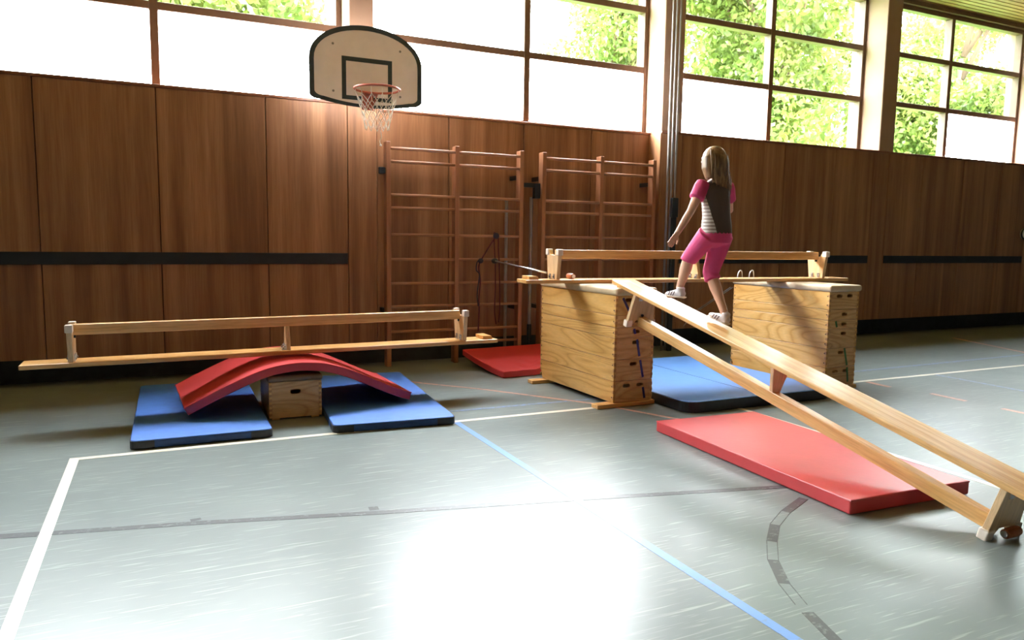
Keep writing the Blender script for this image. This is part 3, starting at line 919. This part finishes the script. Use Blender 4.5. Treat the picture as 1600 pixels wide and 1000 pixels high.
# ------------------------------------------------------------------ the girl on the ramp
def remeshed(mb, name, mat, parent, voxel=.006, it=5, fac=.5):
    o = mb.build(name+'_raw', mat)
    md = o.modifiers.new('remesh', 'REMESH'); md.mode = 'VOXEL'; md.voxel_size = voxel; md.use_smooth_shade = True
    sm = o.modifiers.new('smooth', 'SMOOTH'); sm.factor = fac; sm.iterations = it
    dg = bpy.context.evaluated_depsgraph_get()
    me = bpy.data.meshes.new_from_object(o.evaluated_get(dg))
    me.name = name
    bpy.data.objects.remove(o, do_unlink=True)
    for p in me.polygons: p.use_smooth = True
    return link(name, me, mat, parent)
girl = tag(empty('person', (3.735, 4.25, .838), (0, 0, .06)), 'girl in striped shirt and pink knee-length trousers walking up the ramp bench', 'person')
V = Vector
hipR, hipL = V((.055, .085, .66)), V((-.075, .095, .66))
kneeR, ankR = V((.03, .165, .375)), V((.045, .015, .075))
kneeL, ankL = V((-.10, .27, .47)), V((-.12, .335, .245))
shL, elL, wrL = V((-.135, .125, 1.005)), V((-.235, .115, .83)), V((-.335, .145, .66))
shR, elR, wrR = V((.125, .125, 1.0)), V((.215, .185, .85)), V((.20, .33, .88))
neck, hc = V((-.01, .12, 1.07)), V((-.018, .14, 1.195))
b = MB()
b.loft([((0, .09, .60), .10, .075), ((0, .09, .68), .115, .082), ((0, .095, .78), .10, .07), ((-.005, .105, .90), .105, .072), ((-.005, .115, .98), .118, .068), ((-.008, .12, 1.03), .08, .05)], 20)
b.loft([((-.008, .12, 1.0), .04, .04), ((-.012, .125, 1.10), .034, .036)], 14)
# head: skull, jaw, nose, ears
b.ball(hc+V((0, -.004, .018)), (.072, .088, .085), 22, 16)
b.ball(hc+V((0, .026, -.042)), (.05, .058, .056), 18, 12)
b.loft([(hc+V((0, .085, .006)), .008, .006), (hc+V((0, .099, -.020)), .013, .011)], 10)
for s in (-1, 1):
    b.ball(hc+V((s*.074, .004, -.008)), (.011, .02, .026), 10, 8)
# legs
for hp, kn, an in ((hipR, kneeR, ankR), (hipL, kneeL, ankL)):
    b.loft([(hp, .07, .075), (hp.lerp(kn, .5), .06, .064), (kn, .044, .047), (kn.lerp(an, .35), .042, .048), (kn.lerp(an, .75), .03, .032), (an, .027, .029)], 16)
# arms, hands
def arm(sh, el, wr, palmdir, spread, curl):
    b.loft([(sh, .042, .042), (sh.lerp(el, .5), .035, .035), (el, .029, .029), (el.lerp(wr, .4), .028, .028), (wr, .019, .021)], 14)
    d = (wr-el).normalized(); side = V(palmdir).cross(d).normalized(); nn = d.cross(side)
    pc = wr+d*.04
    b.loft([(wr-d*.01, .019, .017), (wr+d*.025, .027, .014), (wr+d*.06, .029, .012)], 12, ref=side)
    for i, (o, L) in enumerate(((-.022, .043), (-.0075, .05), (.0075, .047), (.022, .037))):
        base = wr+d*.058+side*o
        k1 = base+(d+side*o*spread).normalized()*L*.5
        k2 = k1+(d+side*o*spread+nn*curl).normalized()*L*.5
        b.tube([base-d*.012, base, k1, k2], [.0085, .0085, .0078, .0065], 8)
    tb = wr+d*.02-side*.024
    t1 = tb+(d*.6-side*.8).normalized()*.026; t2 = t1+(d*.95-side*.3).normalized()*.024
    b.tube([tb+side*.012, tb, t1, t2], [.011, .0105, .009, .0075], 8)
arm(shL, elL, wrL, (0, 1, .2), 5, .35)
arm(shR, elR, wrR, (0, .3, 1), 5, -.4)
# feet inside the shoes
slope = V((0, .972, .235))
for an, dz in ((ankR, slope), (ankL, V((0, .99, -.1)))):
    b.loft([(an+V((0, -.015, -.02)), .026, .03), (an+dz*.06+V((0, 0, -.045)), .03, .024), (an+dz*.12+V((0, 0, -.052)), .03, .018)], 12)
remeshed(b, 'body', 'skin', girl, .0045, 3)
# eyes and mouth are turned away from the camera but present
for s in (-1, 1):
    MB().ball(hc+V((s*.03, .079, .004)), (.011, .008, .009), 10, 8).build('eye', 'white_rubber', girl, smooth=True)
    MB().ball(hc+V((s*.03, .085, .004)), (.005, .004, .005), 8, 6).build('pupil', 'hole', girl, smooth=True)
MB().loft([(hc+V((-.02, .079, -.052)), .003, .004), (hc+V((0, .085, -.054)), .004, .006), (hc+V((.02, .079, -.052)), .003, .004)], 8, ref=(0, 0, 1)).build('mouth', 'rim', girl, smooth=True)
# shirt
s_ = MB()
s_.loft([((0, .092, .655), .128, .097), ((0, .093, .72), .124, .094), ((-.002, .097, .80), .115, .085), ((-.005, .105, .90), .118, .085), ((-.006, .115, .98), .127, .08), ((-.008, .12, 1.035), .095, .06), ((-.009, .121, 1.06), .055, .048)], 24)
shirt = remeshed(s_, 'shirt', 'shirt', girl, .006, 4)
for sh, el in ((shL, elL), (shR, elR)):
    q = MB()
    d = (el-sh).normalized()
    q.loft([(sh-d*.035, .05, .05), (sh, .056, .056), (sh+d*.05, .055, .055), (sh+d*.095, .056, .056)], 16)
    remeshed(q, 'sleeve', 'pink', shirt, .006, 3)
# trousers
t_ = MB()
t_.loft([((0, .092, .715), .118, .088), ((0, .09, .66), .128, .096), ((0, .09, .60), .12, .092)], 22)
for hp, kn, an, f in ((hipR, kneeR, ankR, .16), (hipL, kneeL, ankL, .02)):
    e_ = kn.lerp(an, f)
    t_.loft([(hp, .078, .084), (hp.lerp(kn, .5), .07, .074), (kn, .06, .063), (e_, .061, .064)], 18)
remeshed(t_, 'trousers', 'pink', girl, .006, 4)
# hair: cap and long tail swinging to the right
h_ = MB()
h_.ball(hc+V((0, -.012, .026)), (.082, .092, .088), 20, 14)
h_.loft([(hc+V((.0, -.045, .03)), .08, .055), (hc+V((.005, -.062, -.05)), .084, .045), (hc+V((.022, -.07, -.12)), .08, .036), (hc+V((.04, -.072, -.175)), .058, .025), (hc+V((.055, -.075, -.205)), .03, .014)], 18)
for s in (-1, 1):
    h_.loft([(hc+V((s*.068, -.01, .03)), .03, .05), (hc+V((s*.078, -.018, -.05)), .024, .045), (hc+V((s*.078+.012, -.035, -.125)), .02, .032)], 12)
hair = remeshed(h_, 'hair', 'hair', girl, .006, 3)
st = MB(); rnd = random.Random(3)
for k in range(70):
    a = rnd.uniform(-1, 1)
    x0 = a*.082; yb = -.09*math.sqrt(max(0, 1-(a*.86)**2))-.002
    sway = rnd.uniform(.0, .05)+.02
    p = [hc+V((x0*.8, yb*.75, .085)), hc+V((x0*1.04, yb*1.1-.012, .01)), hc+V((x0*1.02+sway*.3, yb*.95-.02, -.09)), hc+V((x0*.75+sway*1.2, yb*.85-.012, -.16-rnd.uniform(0, .08)))]
    st.tube(spl(p, 3), [.0036]*9+[.001], 5)
st.build('hair_strands', 'hair', hair, smooth=True)
# shoes
def shoe(an, d, name='shoe'):
    d = d.normalized(); side = V((1, 0, 0)); u = side.cross(d).normalized()
    q = MB()
    base = an-u*.068
    q.loft([(base-d*.045+u*.028, .028, .026), (base-d*.01+u*.034, .034, .034), (base+d*.05+u*.028, .036, .027), (base+d*.10+u*.021, .037, .02), (base+d*.135+u*.018, .028, .015)], 16, ref=side)
    q.loft([(an-u*.03-d*.012, .033, .036), (an+u*.01-d*.014, .032, .034)], 14, ref=side)
    o = remeshed(q, name, 'shoe', girl, .005, 3)
    MB().loft([(base-d*.052+u*.006, .03, .008), (base+u*.006, .035, .008), (base+d*.09+u*.006, .039, .008), (base+d*.142+u*.007, .027, .007)], 14, ref=side).build('sole', 'white_rubber', o, smooth=True)
    for t in (.03, .055, .08):
        for s in (-1, 1):
            MB().tube([base+d*t+side*s*.0385+u*.014, base+d*(t-.012)+side*s*.033+u*.046], .004, 6).build('stripe', 'shoestripe', o)
shoe(ankR, slope)
shoe(ankL, V((0, .97, .02)))

# ------------------------------------------------------------------ outside: lawn and trees
tag(struct(box('ground', 'grass', None, -60, 80, 8.7, 70, -.6, -.4)), kind='structure')
def crown(seed, n, blobs, size):
    rnd = random.Random(seed); vs = []; fs = []
    for k in range(n):
        cx, cy, cz, r = blobs[rnd.randrange(len(blobs))]
        while True:
            p = V((rnd.uniform(-1, 1), rnd.uniform(-1, 1), rnd.uniform(-1, 1)))
            if .12 < p.length < 1: break
        p = p.normalized()*(p.length**.6)*r
        p = V((cx, cy, cz))+V((p.x, p.y, p.z*.8))
        a = V((rnd.gauss(0, 1), rnd.gauss(0, 1), rnd.gauss(-.4, .7))).normalized()
        w = a.cross(V((rnd.gauss(0, 1), rnd.gauss(0, 1), rnd.gauss(0, 1)))).normalized()
        L = size*rnd.uniform(.7, 1.3); i = len(vs)
        vs += [p, p+a*L*.5+w*L*.28, p+a*L, p+a*L*.5-w*L*.28]
        fs.append((i, i+1, i+2, i+3))
    me = bpy.data.meshes.new('crown'); me.from_pydata([tuple(v) for v in vs], [], fs)
    me.materials.append(M['leaf'])
    return me
rnd = random.Random(11)
CR = []
for sdd in range(3):
    bl = [(rnd.uniform(-1.7, 1.7), rnd.uniform(-1.4, 1.4), rnd.uniform(3.0, 7.2), rnd.uniform(.9, 1.5)) for _ in range(15)]
    CR.append((crown(sdd, 36000, bl, .14), bl))
def tree(x, y, s, k, rz, label):
    e = tag(empty('leafy_tree', (x, y, -.4), (0, 0, rz)), label, 'tree', 'trees outside the windows')
    e.scale = (s*1.06, s*1.06, s*1.3)
    me, bl = CR[k]
    c = link('crown', me, None, e); c['kind'] = 'stuff'
    tr = MB().tube([(0, 0, 0), (.05, .02, 1.5), (0, .05, 3.2), (.05, 0, 5.2)], [.2, .16, .13, .05], 10).build('trunk', 'bark', e, smooth=True)
    mb = MB()
    for cx, cy, cz, r in bl:
        z0 = max(1.6, cz-1.8)
        mb.tube([(0, 0, z0), (cx*.5, cy*.5, (z0+cz)/2+.1), (cx, cy, cz)], [.07, .05, .015], 6)
    mb.build('branches', 'bark', e, smooth=True)
    return e
tree(12.5, 13.0, 1.0, 0, .3, 'nearest bright green tree outside, filling the third window from the left')
tree(19.4, 13.2, 1.0, 1, 1.9, 'nearest bright green tree outside, filling the rightmost window in view')
tree(13.2, 20.8, 1.12, 2, 4.0, 'farther pale tree seen through the right end of the second window')
tree(20.8, 20.8, 1.12, 0, 2.6, 'farther tree outside, behind the right half of the third window')
tree(28.6, 20.8, 1.15, 1, .9, 'farther tree outside, behind the right half of the rightmost window in view')
tree(-.2, 18.5, 1.3, 1, 3.3, 'tree seen at the top of the leftmost window in view')
